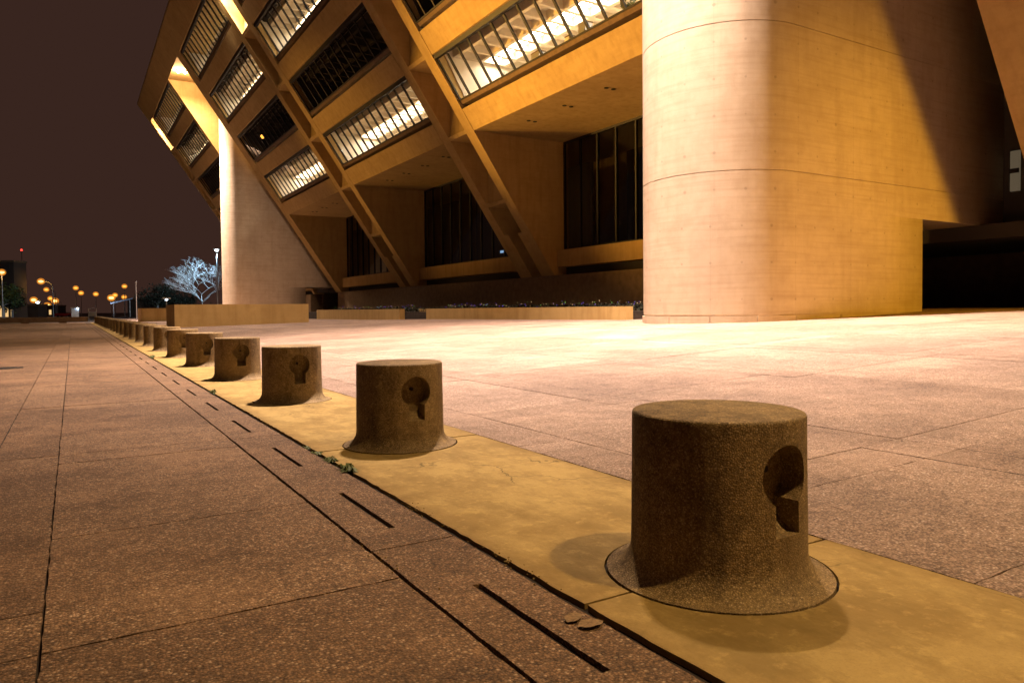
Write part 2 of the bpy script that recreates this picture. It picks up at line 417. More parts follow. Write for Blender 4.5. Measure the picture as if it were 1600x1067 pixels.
for k in range(-3, 26):
    y0 = 2.69-PITCHY+PITCHY*k
    sl = []
    for q in range(-8, 60):
        c = BY0+1.47*q-0.01
        if y0+0.36 < c < y0+PITCHY-0.36: sl.append((c-0.355, c+0.355))
    drain_slab(y0, min(y0+PITCHY, PAV_END-0.05), sl)
# bollard strip of smooth concrete; a round hole is left for each bollard foot
plinth = MB(); plinth.box(1.362, 2.572, -8, PAV_END, -0.10, -0.018)
plinth_o = tag(plinth.build('bollard_strip', M['joint']), kind='structure')
N_BOLL = 26
FR, FG = 0.392, 0.402; JP = 0.008
def arc(cx, cy, r, a0, a1, n): return [(cx+r*math.cos(a0+(a1-a0)*k/n), cy+r*math.sin(a0+(a1-a0)*k/n)) for k in range(n+1)]
for k in range(-3, N_BOLL):
    y0, y1 = BY0+PITCHY*k, BY0+PITCHY*(k+1)
    x0, x1 = 1.372, 2.566; near = abs(y0) < 10; st = 0.06 if near else 3; jt = 0.005 if near else 0
    p = []
    p += edge_pts((x0, y0+JP), (BX-FG, y0+JP), st, 0.003 if near else 0, rnd)
    p += list(reversed([(x, y) for x, y in arc(BX, y0, FG, math.asin(JP/FG), math.pi-math.asin(JP/FG), 20 if near else 10)]))
    p += edge_pts((BX+FG, y0+JP), (x1, y0+JP), st, 0.003 if near else 0, rnd)
    p += edge_pts((x1, y0+JP), (x1, y1-JP), st*2, jt*0.6, rnd)
    p += edge_pts((x1, y1-JP), (BX+FG, y1-JP), st, 0.003 if near else 0, rnd)
    p += list(reversed(arc(BX, y1, FG, math.pi+math.asin(JP/FG), 2*math.pi-math.asin(JP/FG), 20 if near else 10)))
    p += edge_pts((BX-FG, y1-JP), (x0, y1-JP), st, 0.003 if near else 0, rnd)
    p += edge_pts((x0, y1-JP), (x0, y0+JP), st, jt*1.4, rnd)
    q = [p[0]]
    for c in p[1:]:
        if math.hypot(c[0]-q[-1][0], c[1]-q[-1][1]) > 1e-4: q.append(c)
    slab_object('concrete_slab', q, plinth_o, M['plinth'], 0.004 if k % 2 else 0.002)
# plaza slabs
bx = [3.02]
for k in range(9): bx += [4.30+2.60*k, 4.70+2.60*k]
bx = [x for x in bx if x < 26.2]+[26.2]
cross_p = [2.39+PITCHY*k for k in range(-16, 42)]+[2.80+PITCHY*k for k in range(-16, 42)]
pl = cells(bx, -40, 118, cross_p)
pl += cells([2.58, 3.02], -40, 118, [1.00+PITCHY*k for k in range(-16, 42)]+[1.27+PITCHY*k for k in range(-16, 42)])
def hits_tower(c): return any(14.6 < c[0] and c[1] < 26 and ty-1.6 < c[2] and c[3] < ty+1.6 for ty in (15.0, 84.5))
pl = [c for c in pl if not hits_tower(c)]
pl.sort(key=view_rank)
lay(pl, 290, plaza, M['plaza'], zg, 9)

# ------------------------------------------------------------------ bollards
def lathe(profile, n=64):
    bm = bmesh.new(); rings = []
    for r, z in profile:
        rings.append([bm.verts.new((r*math.cos(2*math.pi*k/n), r*math.sin(2*math.pi*k/n), z)) for k in range(n)])
    for a, c in zip(rings, rings[1:]):
        for k in range(n): bm.faces.new((a[k], a[(k+1) % n], c[(k+1) % n], c[k]))
    bm.faces.new(rings[-1]); bm.faces.new(list(reversed(rings[0])))
    return bm
def bollard_mesh():
    pr = [(FR, -0.04), (FR, 0.004)]
    for k in range(0, 11):                                  # concave flare at the foot
        t = math.radians(90*k/10); pr.append((0.304+0.088*(1-math.sin(t)), 0.006+0.098*(1-math.cos(t))))
    pr += [(0.302, 0.25), (0.300, 0.40), (0.299, 0.555)]
    for k in range(1, 6):
        t = math.radians(90*k/5); pr.append((0.287+0.012*math.cos(t), 0.562+0.013*math.sin(t)))
    pr += [(0.20, 0.576), (0.08, 0.577)]
    bm = lathe(pr, 72)
    me = bpy.data.meshes.new('bollard_body'); bm.to_mesh(me); bm.free()
    body = bpy.data.objects.new('tmp', me); COL.objects.link(body)
    def cutter(v, f):
        c = bpy.data.meshes.new('cut'); c.from_pydata(v, [], f)
        bb = bmesh.new(); bb.from_mesh(c); bmesh.ops.recalc_face_normals(bb, faces=bb.faces); bb.to_mesh(c); bb.free()
        o = bpy.data.objects.new('cut', c); COL.objects.link(o); return o
    n = 40; zc, rr = 0.390, 0.104
    v = [(rr*math.cos(2*math.pi*k/n), y, zc+rr*math.sin(2*math.pi*k/n)) for y in (-0.5, -0.195) for k in range(n)]
    f = [tuple(range(n)), tuple(n+k for k in reversed(range(n)))]+[(k, n+k, n+(k+1) % n, (k+1) % n) for k in range(n)]
    c1 = cutter(v, f)
    w = 0.057
    pts = [(-0.5, zc), (-0.195, zc), (-0.195, 0.250), (-0.265, 0.200), (-0.5, 0.190)]
    m = len(pts); v = [(x, y, z) for x in (-w, w) for y, z in pts]
    f = [tuple(range(m)), tuple(m+k for k in reversed(range(m)))]+[(k, m+k, m+(k+1) % m, (k+1) % m) for k in range(m)]
    c2 = cutter(v, f)
    for c in (c1, c2):
        md = body.modifiers.new('b', 'BOOLEAN'); md.operation = 'DIFFERENCE'; md.solver = 'EXACT'; md.object = c
    dg = bpy.context.evaluated_depsgraph_get()
    out = bpy.data.meshes.new_from_object(body.evaluated_get(dg)); out.name = 'bollard_body'
    for o in (body, c1, c2): bpy.data.objects.remove(o)
    out.materials.clear(); out.materials.append(M['boll'])
    for p in out.polygons:
        c = p.center; rad = math.hypot(c.x, c.y)
        p.use_smooth = True
    out.set_sharp_from_angle(angle=math.radians(32))
    return out
BM_ = bollard_mesh()
bolt_m = MB(); bolt_m.tube((0, -0.1955, 0.402), (0, -0.215, 0.402), 0.013, 0.011, 12)
bt = bolt_m.build('bolt', M['metal']); bolt_me = bt.data; bpy.data.objects.remove(bt)
ORD = ['nearest', 'second', 'third', 'fourth', 'fifth', 'sixth', 'seventh', 'eighth', 'ninth', 'tenth', 'eleventh', 'twelfth', 'thirteenth', 'fourteenth', 'fifteenth',
       'sixteenth', 'seventeenth', 'eighteenth', 'nineteenth', 'twentieth', 'twenty-first', 'twenty-second', 'twenty-third', 'twenty-fourth', 'twenty-fifth', 'twenty-sixth']
for k in range(N_BOLL):
    y = BY0+PITCHY*k
    lab = ('big foreground concrete bollard with a keyhole recess in deep shade at the right' if k == 0 else
           'squat concrete bollard with keyhole recess, %s from the camera in its row' % ORD[k])
    if k == N_BOLL-1: lab = 'tiny concrete bollard at the far end of the row'
    e = empty('bollard', (BX, y, 0), lab, 'bollard', 'keyhole bollards in a row along the plaza edge')
    o = link('body', BM_, e); o.rotation_euler.z = rnd.uniform(-0.03, 0.03)
    o2 = link('bolt', bolt_me, e)

# ------------------------------------------------------------------ the building
T = math.tan(math.radians(34)); FH = 3.87; Z0 = 11.25; XS = 20.07
def xf(z): return XS-(z-Z0)*T
ZK = [Z0+FH*k for k in range(5)]; ZTOP = 28.95; XB = 26.45
hall = empty('office_building', (26, 50, 0), 'inverted concrete office building leaning out over the plaza with lit window rows', 'building')
fins_pair = [(-12.10, -8.15), (37.25, 41.20), (58.20, 62.15), (106.90, 110.85)]
FW = 0.90
slots = [(8.85, 10.60, 18.90, 20.25), (79.15, 80.90, 89.20, 90.00)]
bays = [(-8.15, 8.85), (20.25, 37.25), (41.20, 58.20), (62.15, 79.15), (90.00, 106.90)]
ZF = 2.96
def fin(y0, y1, name='fin'):
    m = MB(); m.prism([(xf(ZF), ZF), (XB+.3, ZF), (XB+.3, ZTOP-.02), (xf(ZTOP-.02), ZTOP-.02)], y0, y1); return m.build(name, M['facade'], hall)
def band(y0, y1, name='roof_band'):
    m = MB(); m.prism([(xf(ZK[4]+.012), ZK[4]+.012), (xf(ZTOP), ZTOP), (xf(ZTOP)+.5, ZTOP), (xf(ZK[4])+2.4, ZK[4]+.012)], y0, y1); return m.build(name, M['facade'], hall)
for a, c in fins_pair:
    fin(a, a+FW); fin(c-FW, c)
    for y0, y1 in ((a+FW+.002, a+FW+.50), (c-FW-.50, c-FW-.002)):          # thicker feet
        m = MB(); m.prism([(xf(ZF)+.003, ZF), (XB, ZF), (XB, 5.63), (xf(5.63)+.003, 5.63)], y0, y1); m.build('fin_foot', M['facade'], hall)
    gy0, gy1 = a+FW, c-FW
    for k in range(-1, 5):                                              # stepped coffers between the two fins
        z = Z0+FH*k; xb = xf(z-FH) if k >= 0 else XB
        m = MB()
        if k >= 0: m.prism([(xf(z)+.004, z), (xb, z), (xb, z-FH+.12), (xb+.25, z-FH+.12), (xb+.25, z+.2), (xf(z)+.004-.2*T, z+.2)], gy0, gy1)
        else: m.prism([(xf(z)+.004, z), (xb, z), (xb, z+.2), (xf(z)-.2*T+.004, z+.2)], gy0, gy1)
        m.build('coffer_step', M['facade'], hall)
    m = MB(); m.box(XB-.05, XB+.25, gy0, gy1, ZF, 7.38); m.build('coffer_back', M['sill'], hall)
    band(gy0, gy1)
for a, b_, c, d in slots:
    fin(a, b_, 'slot_fin'); fin(c, d, 'slot_fin')
    m = MB(); m.box(xf(ZK[4])+.004, 27.4, b_, c, ZK[4], ZK[4]+.3); m.build('slot_soffit', M['facade'], hall)
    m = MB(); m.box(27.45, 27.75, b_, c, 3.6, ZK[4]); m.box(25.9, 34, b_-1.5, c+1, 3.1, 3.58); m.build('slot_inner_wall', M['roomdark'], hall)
    band(b_, c)
NP = 14
pane_cache = {}
def window(k, y0, y1):
    zb, zt = ZK[k]+1.55, ZK[k+1]
    off = 0.20
    def wx(z): return xf(z)+off
    fr = MB()
    fr.prism([(wx(zt)-.02, zt-.22), (wx(zt)+.15, zt-.22), (wx(zt)+.15, zt+.04), (wx(zt)-.12, zt+.04)], y0+.02, y1-.02)
    fr.prism([(wx(zb)-.05, zb+.002), (wx(zb)+.13, zb+.002), (wx(zb+.06)+.13, zb+.062), (wx(zb+.06)-.05, zb+.062)], y0+.03, y1-.03)
    f = fr.build('window', M['metal'], hall)
    w = (y1-y0-.06)/NP
    key = (round(w, 3), k)
    if key not in pane_cache:
        mu = MB(); z1, z2 = zb+.062, zt-.22
        mu.prism([(wx(z1)-.05, z1), (wx(z1)+.07, z1), (wx(z2)+.07, z2), (wx(z2)-.05, z2)], -.062, .062)
        mo = mu.build('mullion', M['metal'])
        pa = MB(); pa.poly([(wx(z1), .05, z1), (wx(z1), w-.05, z1), (wx(z2), w-.05, z2), (wx(z2), .05, z2)])
        po = pa.build('pane', M['glass'], recalc=False)
        pane_cache[key] = (mo.data, po.data); bpy.data.objects.remove(mo); bpy.data.objects.remove(po)
    mm, pm = pane_cache[key]
    o0 = parent_world(f)
    for i in range(NP+1):
        yy = y0+.03+w*i
        if i < NP: link('pane', pm, f, (-o0.x, yy-o0.y, -o0.z))
        link('mullion', mm, f, (-o0.x, min(max(yy, y0+.05), y1-.05)-o0.y, -o0.z))
def room(k, y0, y1, lit):
    zb = ZK[k]+.75; zt = ZK[k+1]+.45; xfnt = xf(ZK[k]+1.55)+1.3; xbk = xf(ZK[k])+8.5
    y0 += .03; y1 -= .03
    m = MB()
    xtop = xf(ZK[k+1])+.6
    # walls as thin boxes: floor, back, two ends
    m.box(xf(ZK[k]+1.3)+1.2, xbk, y0, y1, zb-.1, zb); m.box(xbk, xbk+.1, y0, y1, zb, zt)
    for ya, yb in ((y0, y0+.05), (y1-.05, y1)):
        m.prism([(xf(ZK[k]+1.55)+.62, ZK[k]+1.55), (xbk, ZK[k]+1.55), (xbk, zt), (xtop, zt)], ya, yb)
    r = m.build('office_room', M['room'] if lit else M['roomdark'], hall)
    # waffle ceiling: ribs on a grid below a flat slab
    p = 17.0/12; ny = 12; nx = 6; rw = .20
    m = MB(); m.box(xtop+.75, xbk, y0+.05, y1-.05, zt, zt+.08)
    sx = xtop+.80; px_ = (xbk-sx)/nx; py_ = (y1-y0-.1)/ny
    for i in range(nx+1): m.prism([(sx+px_*i-rw*.8, zt), (sx+px_*i-rw*.5, zt-.42), (sx+px_*i+rw*.5, zt-.42), (sx+px_*i+rw*.8, zt)], y0+.06, y1-.06)
    for j in range(ny+1):
        yc = min(max(y0+.05+py_*j, y0+.2), y1-.2)
        m.box(sx, xbk-.01, yc-rw*.6, yc+rw*.6, zt-.415, zt-.001)
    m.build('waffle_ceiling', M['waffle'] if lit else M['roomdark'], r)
    if lit:
        m = MB()
        for i in (1, 3, 4):
            for j in range(ny):
                if lit == 2 and (i+j) % 2: continue
                cx, cy = sx+px_*(i+.5), y0+.05+py_*(j+.5)
                m.box(cx-.40, cx+.40, cy-.40, cy+.40, zt-.10, zt-.05)
        m.build('ceiling_lights', M['tube'] if lit == 1 else M['tube2'], r)
for bi, (y0, y1) in enumerate(bays):
    for k in range(5):
        if k == 4: band(y0, y1); continue
        z = ZK[k]; zt = z+1.12
        m = MB(); m.prism([(xf(z), z), (xf(zt), zt), (xf(zt)+.33, zt), (xf(z)+.33+.25, z+.28), (xf(z)+.25, z)], y0+.045, y1-.045); m.build('spandrel', M['facade'], hall)
        zs = z+1.55
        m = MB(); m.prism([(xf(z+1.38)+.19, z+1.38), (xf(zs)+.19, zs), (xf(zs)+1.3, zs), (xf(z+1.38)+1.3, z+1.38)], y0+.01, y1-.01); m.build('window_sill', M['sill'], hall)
        m = MB(); m.prism([(xf(z+.3)+1.0, z+.3), (xf(z+1.378)+1.0, z+1.378), (xf(z+1.378)+1.25, z+1.378), (xf(z+.3)+1.25, z+.3)], y0+.01, y1-.01); m.build('planter_trough', M['joint'], hall)  # near-black back panel, the gap's shade put into its colour
        window(k, y0, y1)
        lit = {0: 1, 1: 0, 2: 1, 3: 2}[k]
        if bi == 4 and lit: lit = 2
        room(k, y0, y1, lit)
    # recessed ground floor: soffit, glass wall, sill band
    m = MB(); m.box(xf(Z0)+.256, XB+.2, y0+.004, y1-.004, Z0, Z0+.25); so = m.build('soffit', M['facade'], hall)
    for j in range(1, 5):
        for dx in (0, .42):
            m = MB(); m.tube((xf(Z0)+1.6+dx, y0+17*j/5, Z0-.03), (xf(Z0)+1.6+dx, y0+17*j/5, Z0+.04), .11, .11, 12); m.build('downlight_can', M['metal'], so)
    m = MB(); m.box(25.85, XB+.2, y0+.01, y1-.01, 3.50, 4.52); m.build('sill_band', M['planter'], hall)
    m = MB(); m.box(XB+.1, XB+.3, y0+.01, y1-.01, 2.9, 3.49); m.build('sill_recess', M['roomdark'], hall)  # dark strip with the recess shade in its colour
    m = MB(); m.box(XB-.06, XB+.10, y0+.02, y1-.02, 4.522, 4.66); m.box(XB-.06, XB+.10, y0+.02, y1-.02, Z0-.13, Z0-.002)
    gw = m.build('glass_wall', M['metal'], hall)
    w = (y1-y0)/10
    for j in range(11):
        yy = min(max(y0+w*j, y0+.06), y1-.06)
        m = MB(); m.box(XB-.07, XB+.09, yy-.045, yy+.045, 4.662, Z0-.132); m.build('mullion', M['metal'], gw)
        if j < 10: m = MB(); m.poly([(XB, yy+.05, 4.66), (XB, y0+w*(j+1)-.05, 4.66), (XB, y0+w*(j+1)-.05, Z0-.13), (XB, yy+.05, Z0-.13)]); m.build('pane', M['darkglass'], gw)
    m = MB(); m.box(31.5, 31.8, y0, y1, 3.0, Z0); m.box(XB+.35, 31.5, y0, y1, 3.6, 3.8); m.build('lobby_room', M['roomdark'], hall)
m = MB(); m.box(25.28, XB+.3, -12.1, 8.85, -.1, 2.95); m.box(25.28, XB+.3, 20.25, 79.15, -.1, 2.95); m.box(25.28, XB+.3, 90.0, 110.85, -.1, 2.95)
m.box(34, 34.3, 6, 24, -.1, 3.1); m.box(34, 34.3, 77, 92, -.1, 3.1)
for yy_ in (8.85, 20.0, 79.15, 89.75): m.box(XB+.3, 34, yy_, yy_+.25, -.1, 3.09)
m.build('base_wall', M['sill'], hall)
m = MB(); m.box(xf(ZTOP), 36, -12.1, 110.85, ZTOP+.002, ZTOP+.35); m.build('roof', M['facade'], hall)
m = MB(); m.box(35.5, 36, -12.1, 110.85, -.1, ZTOP); m.box(XB+.3, 35.5, 110.4, 110.84, -.1, ZTOP); m.box(XB+.3, 35.5, -12.09, -11.7, -.1, ZTOP); m.build('rear_wall', M['facade'], hall)
m = MB(); m.box(27.3, 27.4, 12.12, 12.40, 4.75, 6.1); lw = m.build('narrow_window', M['lit'], hall)
m = MB(); m.box(27.25, 27.298, 12.12, 12.40, 5.35, 5.5); m.build('mullion', M['metal'], lw)

# ------------------------------------------------------------------ round-nosed stair towers
TX, TR = 16.5, 2.40
def stadium(ty, off, xend, n=44):
    r = TR+off
    pts = [(xend, ty-r)]+[(TX+ (xend-TX)*t, ty-r) for t in (.66, .33)]
    pts += [(TX+r*math.cos(a), ty+r*math.sin(a)) for a in [math.radians(270-180*k/n) for k in range(n+1)]]
    pts += [(TX+(xend-TX)*t, ty+r) for t in (.33, .66)]+[(xend, ty+r)]
    return pts
def shell(name, pts, z0, z1, parent, mat, cap=True):
    n = len(pts); off = parent_world(parent)
    me = bpy.data.meshes.new(name)
    v = [(x-off.x, y-off.y, z-off.z) for z in (z0, z1) for x, y in pts]
    f = [(k+1, k, n+k, n+k+1) for k in range(n-1)]
    f2 = [(0, n-1, 2*n-1, n)]
    v += [(x-off.x, y-off.y, z1-off.z) for x, y in pts]+[(x-off.x, y-off.y, z0-off.z) for x, y in pts]
    capf = [tuple(2*n+k for k in reversed(range(n))), tuple(3*n+k for k in range(n))] if cap else []
    me.from_pydata(v, [], f+f2+capf)
    uvl = me.uv_layers.new(name='UVMap'); s = [0]
    for (a, b_), (c, d) in zip(pts, pts[1:]): s.append(s[-1]+math.hypot(c-a, d-b_))
    for p in me.polygons:
        for li in p.loop_indices:
            vi = me.loops[li].vertex_index; kk = vi % n
            uvl.data[li].uv = (s[kk], (z0 if vi < n else z1)-.65)
        p.use_smooth = p.index < len(f)
    me.materials.append(mat)
    o = link(name, me, parent); return o
def tower(ty, label, zbase):
    t = empty('stair_tower', (TX, ty, zbase), label, 'tower')
    lv = [0.65, 4.50, 8.35, 12.20, 16.05, 19.90, 23.02, 26.72]
    shell('shaft_lift', stadium(ty, 0, 22.5), .725, 3.57, t, M['tower'])
    shell('shaft_lift', stadium(ty, 0, 27.4), 3.5701, 4.49, t, M['tower'])
    for a, b_ in zip(lv[1:], lv[2:]): shell('shaft_lift', stadium(ty, 0, 27.4), a+.012, b_-.010, t, M['tower'])
    shell('shaft_core', stadium(ty, -.022, 22.4), .3, 3.5, t, M['tower'], False); shell('shaft_core', stadium(ty, -.022, 27.3), 3.6, 26.6, t, M['tower'], False)
    m = stadium(ty, .06, 15.0 if 0 else 20.0); shell('ledge', m, 22.90, 23.04, t, M['tower'])
    ring = stadium(ty, .03, 22.51); s = 0; seg = [ring[0]]
    for p, q in zip(ring, ring[1:]):
        L = math.hypot(q[0]-p[0], q[1]-p[1]); s += L; seg.append(q)
        if s > 1.15 or q == ring[-1]:
            mb = MB(); inner = [(TX+(x-TX)*.93, ty+(y-ty)*.93) for x, y in seg]
            a, b_ = seg[0], seg[-1]
            poly = seg+list(reversed(inner))
            # small gap at the block ends
            poly[0] = (a[0]+(seg[1][0]-a[0])*.10, a[1]+(seg[1][1]-a[1])*.10)
            mb.prism_z(poly, -.2, .69); mb.build('base_block', M['tower'], t); seg = [q]; s = 0
    return t
tower(15.05, 'huge round-nosed concrete tower under the overhang at the right of the plaza', .45)
tower(84.45, 'distant round-nosed concrete tower rising behind the planter into the lit overhang', .2)

def soffit_lamp(x, y, label, beams, spill):
    e = empty('soffit_lamp', (x, y, ZK[4]), label, 'lamp', 'paired lamps under the top overhang')
    m = MB(); m.tube((x, y, ZK[4]-.12), (x, y, ZK[4]-.003), .16, .16, 16); m.build('housing', M['steel'], e)
    m = MB(); m.ball((x, y, ZK[4]-.20), .17, 14, 8, .7); m.build('lens', M['lens'], e)
    p = (x, y, ZK[4]-.40)
    for w, col, half, target, rad in beams: spot('lamp_light', p, target, w, col, half, 1.0, rad, e)
    if spill: point('lamp_glow', (x, y, ZK[4]-.55), spill*.09, (1.0, .66, .36), .16, e)
    if spill: spot('lamp_spill', p, (x+1.0, y, 0), spill, (1.0, .70, .42), 76, .8, .15, e)
def lamp_pair(y, where, outer, inner, spill, xo=10.22):
    soffit_lamp(xo, y, 'lamp under the top overhang '+where+', outer of its pair', outer, spill)
    soffit_lamp(10.90, y, 'lamp under the top overhang '+where+', inner of its pair', inner, spill)
def down(w, y, half=34): return [(w, LAMP, half, (10.7, y, 0), .15)]
FACE = (1.0, .78, .60)
lamp_pair(14.6, 'above the near tower', down(TOWER_W, 15.2), down(TOWER_W, 15.2)+[(75000, FACE, 24, (14.6, 13.2, 5), .15)], TOWER_W*.09)
lamp_pair(85.2, 'above the far tower', down(TOWER_W, 85.6), down(TOWER_W, 85.6)+[(60000, FACE, 26, (14.6, 82.0, 8), .15)], TOWER_W*.09)
lamp_pair(39.2, 'between the nearer pair of fins', down(TOWER_W*.2, 39.2), down(TOWER_W*.2, 39.2), TOWER_W*.016)
lamp_pair(60.2, 'between the farther pair of fins', down(TOWER_W*.2, 60.2)+[(9000, FACE, 22, (15.5, 82.0, 7), .3)], down(TOWER_W*.2, 60.2), TOWER_W*.016, 9.70)
lamp_pair(108.9, 'at the far end of the building', down(TOWER_W*.2, 108.9), down(TOWER_W*.2, 108.9), TOWER_W*.016)
lamp_pair(-10.1, 'right of the near tower', [(SIDE_W, (1, .64, .26), 18, (6.3, -1.2, 0), .5)], down(TOWER_W*.1, -10.1), 0)
def bay_lamp(x, y, where, target, watts, half):
    e = empty('bay_lamp', (x, y, Z0), 'wide sodium lamp under the low soffit '+where, 'lamp', 'wide lamps under the low soffits')
    m = MB(); m.tube((x, y, Z0-.16), (x, y, Z0-.003), .55, .60, 20); m.build('housing', M['steel'], e)
    m = MB(); m.tube((x, y, Z0-.19), (x, y, Z0-.162), .46, .50, 20); m.build('lens', M['sod'], e)
    spot('lamp_light', (x, y, Z0-.6), target, watts, GOLD, half, 1.0, 1.3, e)
bay_lamp(24.0, -5.2, 'right of the near tower, deeper in the bay', (19.0, 12.6, 1.5), FLAT_W, 33)
bay_lamp(22.6, -1.5, 'right of the near tower, closer to the plaza', (18.6, 12.6, 1.0), FLAT_W*.8, 33)
# street floods across the road, lighting the leaning front
def flood(x, y, h, target, label, watts, half):
    e = empty('flood_light', (x, y, 0), label, 'floodlight', 'floodlights across the pavement')
    m = MB(); m.tube((x, y, -.1), (x, y, h), .09, .07, 10); m.build('pole', M['steel'], e)
    d = (Vector(target)-Vector((x, y, h))).normalized()
    m = MB(); m.tube(Vector((x, y, h))-d*.15, Vector((x, y, h))+d*.25, .16, .30, 14); m.build('lamp_head', M['metal'], e)
    m = MB(); m.tube(Vector((x, y, h))+d*.252, Vector((x, y, h))+d*.26, .27, .27, 14); m.build('lens', M['sod'], e)
    p = Vector((x, y, h))+d*.32
    spot('flood_beam', p, target, watts, SODIUM, half, 1.0, .3, e)
flood(-24, 60, 3.2, (19, 28, 12.2), 'floodlight on a short pole left of the pavement, aimed at the near bays', FLOOD_W, 13)
flood(-26, 78, 3.2, (18.5, 54, 12.5), 'floodlight on a short pole left of the pavement, aimed at the far bays', FLOOD_W*.16, 12)

# ------------------------------------------------------------------ planters and low walls on the plaza
def planter(x0, x1, y0, y1, zt, label):
    e = empty('planter', ((x0+x1)/2, (y0+y1)/2, zg(x0, y0)), label, 'planter', 'long raised planters by the bollards')
    t = .30
    for nm, q in (('front_wall', (x0, x1, y0, y0+t)), ('rear_wall', (x0, x1, y1-t, y1)), ('side_wall', (x0, x0+t, y0+t, y1-t)), ('side_wall', (x1-t, x1, y0+t, y1-t))):
        m = MB(); m.box(*q, -.2, zt); m.build(nm, M['planter'], e)
    m = MB(); m.box(x0+t, x1-t, y0+t, y1-t, -.1, zt-.12); m.build('soil', M['soil'], e)
planter(5.0, 12.7, 45.7, 50.0, 1.36, 'long low concrete planter in front of the far tower, streaked with stains')
planter(5.5, 13.2, 76.0, 80.5, 1.30, 'farther concrete planter half hidden behind the nearer one')
def low_wall(x0, x1, y0, y1, label):
    m = MB(); m.box(x0, x1, y0, y1, 0, .985); o = m.build('low_wall', M['planter'])
    return tag(o, label, 'low wall', 'low walls of the planting bed')
low_wall(17.0, 17.35, 20.2, 37.4, 'long pale low wall of the planting bed beside the near tower')
low_wall(18.3, 18.65, 37.41, 41.3, 'short set-back piece of low wall between the two long pieces')
low_wall(17.0, 17.35, 41.31, 58.8, 'long pale low wall of the planting bed beside the far planter')
low_wall(17.0, 17.35, 62.6, 76, 'farthest low wall of the planting bed, beside the far tower')
m = MB(); m.box(17.36, 25.27, 20.3, 76, 0, .80); bed = m.build('planting_bed', M['soil']); tag(bed, kind='structure')
rs = random.Random(11)
def shrub(x, y, z, r, h, n, mat, name, label, cat, group):
    e = empty(name, (x, y, z), label, cat, group)
    m = MB()
    for k in range(4): m.tube((x, y, z), (x+rs.uniform(-.3, .3)*r, y+rs.uniform(-.3, .3)*r, z+h*.6), .02, .008, 5, False)
    m.build('stem', M['bark'], e)
    m = MB()
    for k in range(n):
        a, u = rs.uniform(0, 6.283), rs.random()**.5; rr = r*u; zz = z+h*(.15+.85*rs.random()*math.sqrt(max(0, 1-u*u*.7)))
        c = Vector((x+rr*math.cos(a), y+rr*math.sin(a), zz)); d1 = Vector((rs.uniform(-1, 1), rs.uniform(-1, 1), rs.uniform(-.5, 1))).normalized()*.09
        d2 = d1.cross(Vector((rs.uniform(-1, 1), rs.uniform(-1, 1), rs.uniform(-1, 1)))).normalized()*.035
        m.poly([c-d1, c+d2, c+d1, c-d2])
    m.build('foliage', mat, e, recalc=False)
yy = 21.0; i = 0
pos_words = ['first', 'second', 'third', 'fourth', 'fifth', 'sixth', 'seventh', 'eighth', 'ninth', 'tenth', 'eleventh', 'twelfth', 'thirteenth', 'fourteenth', 'fifteenth', 'sixteenth', 'seventeenth', 'eighteenth', 'nineteenth', 'twentieth', 'twenty-first', 'twenty-second', 'twenty-third', 'twenty-fourth']
while yy < 60:
    shrub(18.9+rs.uniform(-.3, .3), yy, .8, .95, .30+rs.uniform(-.06, .08), 200, M['darkleaf'], 'low_shrub', 'low dark shrub in the planting bed behind the low wall, %s from the near tower' % pos_words[i], 'shrub', 'low shrubs in the planting bed')
    yy += 1.75; i += 1
def string_lights(y0, y1, n, label):
    e = empty('string_lights', (18.0, (y0+y1)/2, .8), label, 'string lights', 'strings of tiny lights on the shrubs')
    for nm, mat, share in (('purple_bulbs', M['bulbp'], .4), ('warm_bulbs', M['bulbw'], .4), ('green_bulbs', M['bulbg'], .2)):
        m = MB()
        for k in range(int(n*share)):
            y = rs.uniform(y0, y1); x = 18.1+rs.uniform(-.3, .6); m.ball((x, y, 1.06+rs.uniform(0, .16)+.05*math.sin(y*2)), rs.choice((.008, .011, .015)), 5, 4)
        o = m.build(nm, mat, e); o['kind'] = 'stuff'
    m = MB(); pts = [Vector((18.2, y0+(y1-y0)*k/30, 1.10+.05*math.sin(k*1.7))) for k in range(31)]
    for a, c in zip(pts, pts[1:]): m.tube(a, c, .004, .004, 4, False)
    m.build('cord', M['metal'], e)
string_lights(20.5, 37, 110, 'string of tiny purple and warm lights on the shrubs beside the near tower')
string_lights(41.5, 57, 60, 'string of tiny lights on the shrubs beside the far planter')

# ------------------------------------------------------------------ weeds, leaf, cover on the pavement
def weed(x, y, r, h, n, label, name='weed'):
    m = MB()
    for k in range(n):
        a = rs.uniform(0, 6.283); d = Vector((math.cos(a), math.sin(a), 0)); L = r*rs.uniform(.5, 1.1); hh = h*rs.uniform(.4, 1.1); w = rs.uniform(.004, .010)
        s = Vector((-d.y, d.x, 0)); b0 = Vector((x+rs.uniform(-.2, .2)*r*.3, y+rs.uniform(-1, 1)*r*.8, -.01)); mid = b0+d*L*.55+Vector((0, 0, hh)); tip = b0+d*L+Vector((0, 0, hh*.55))
        m.poly([b0-s*w*.4, b0+s*w*.4, mid+s*w, mid-s*w]); m.poly([mid-s*w, mid+s*w, tip])
    return tag(m.build(name, M['weed'], recalc=False), label, 'weed', 'weeds in the joint beside the bollard strip')
JX = 1.362
weed(JX, 4.13, .062, .045, 70, 'largest leafy green weed in the joint left of the second bollard')
weed(JX, 4.46, .05, .030, 50, 'dark round grass tuft in the joint left of the second bollard')
weed(JX, 4.75, .05, .022, 36, 'thin line of grass in the joint just left of the second bollard foot')
weed(JX, 4.98, .04, .018, 24, 'small sprig of grass in the joint beyond the second bollard')
weed(JX, 8.9, .06, .05, 34, 'small pale weed in the joint left of the fourth bollard')
weed(JX, 16.4, .08, .07, 34, 'tiny pale weed in the joint farther along the row')
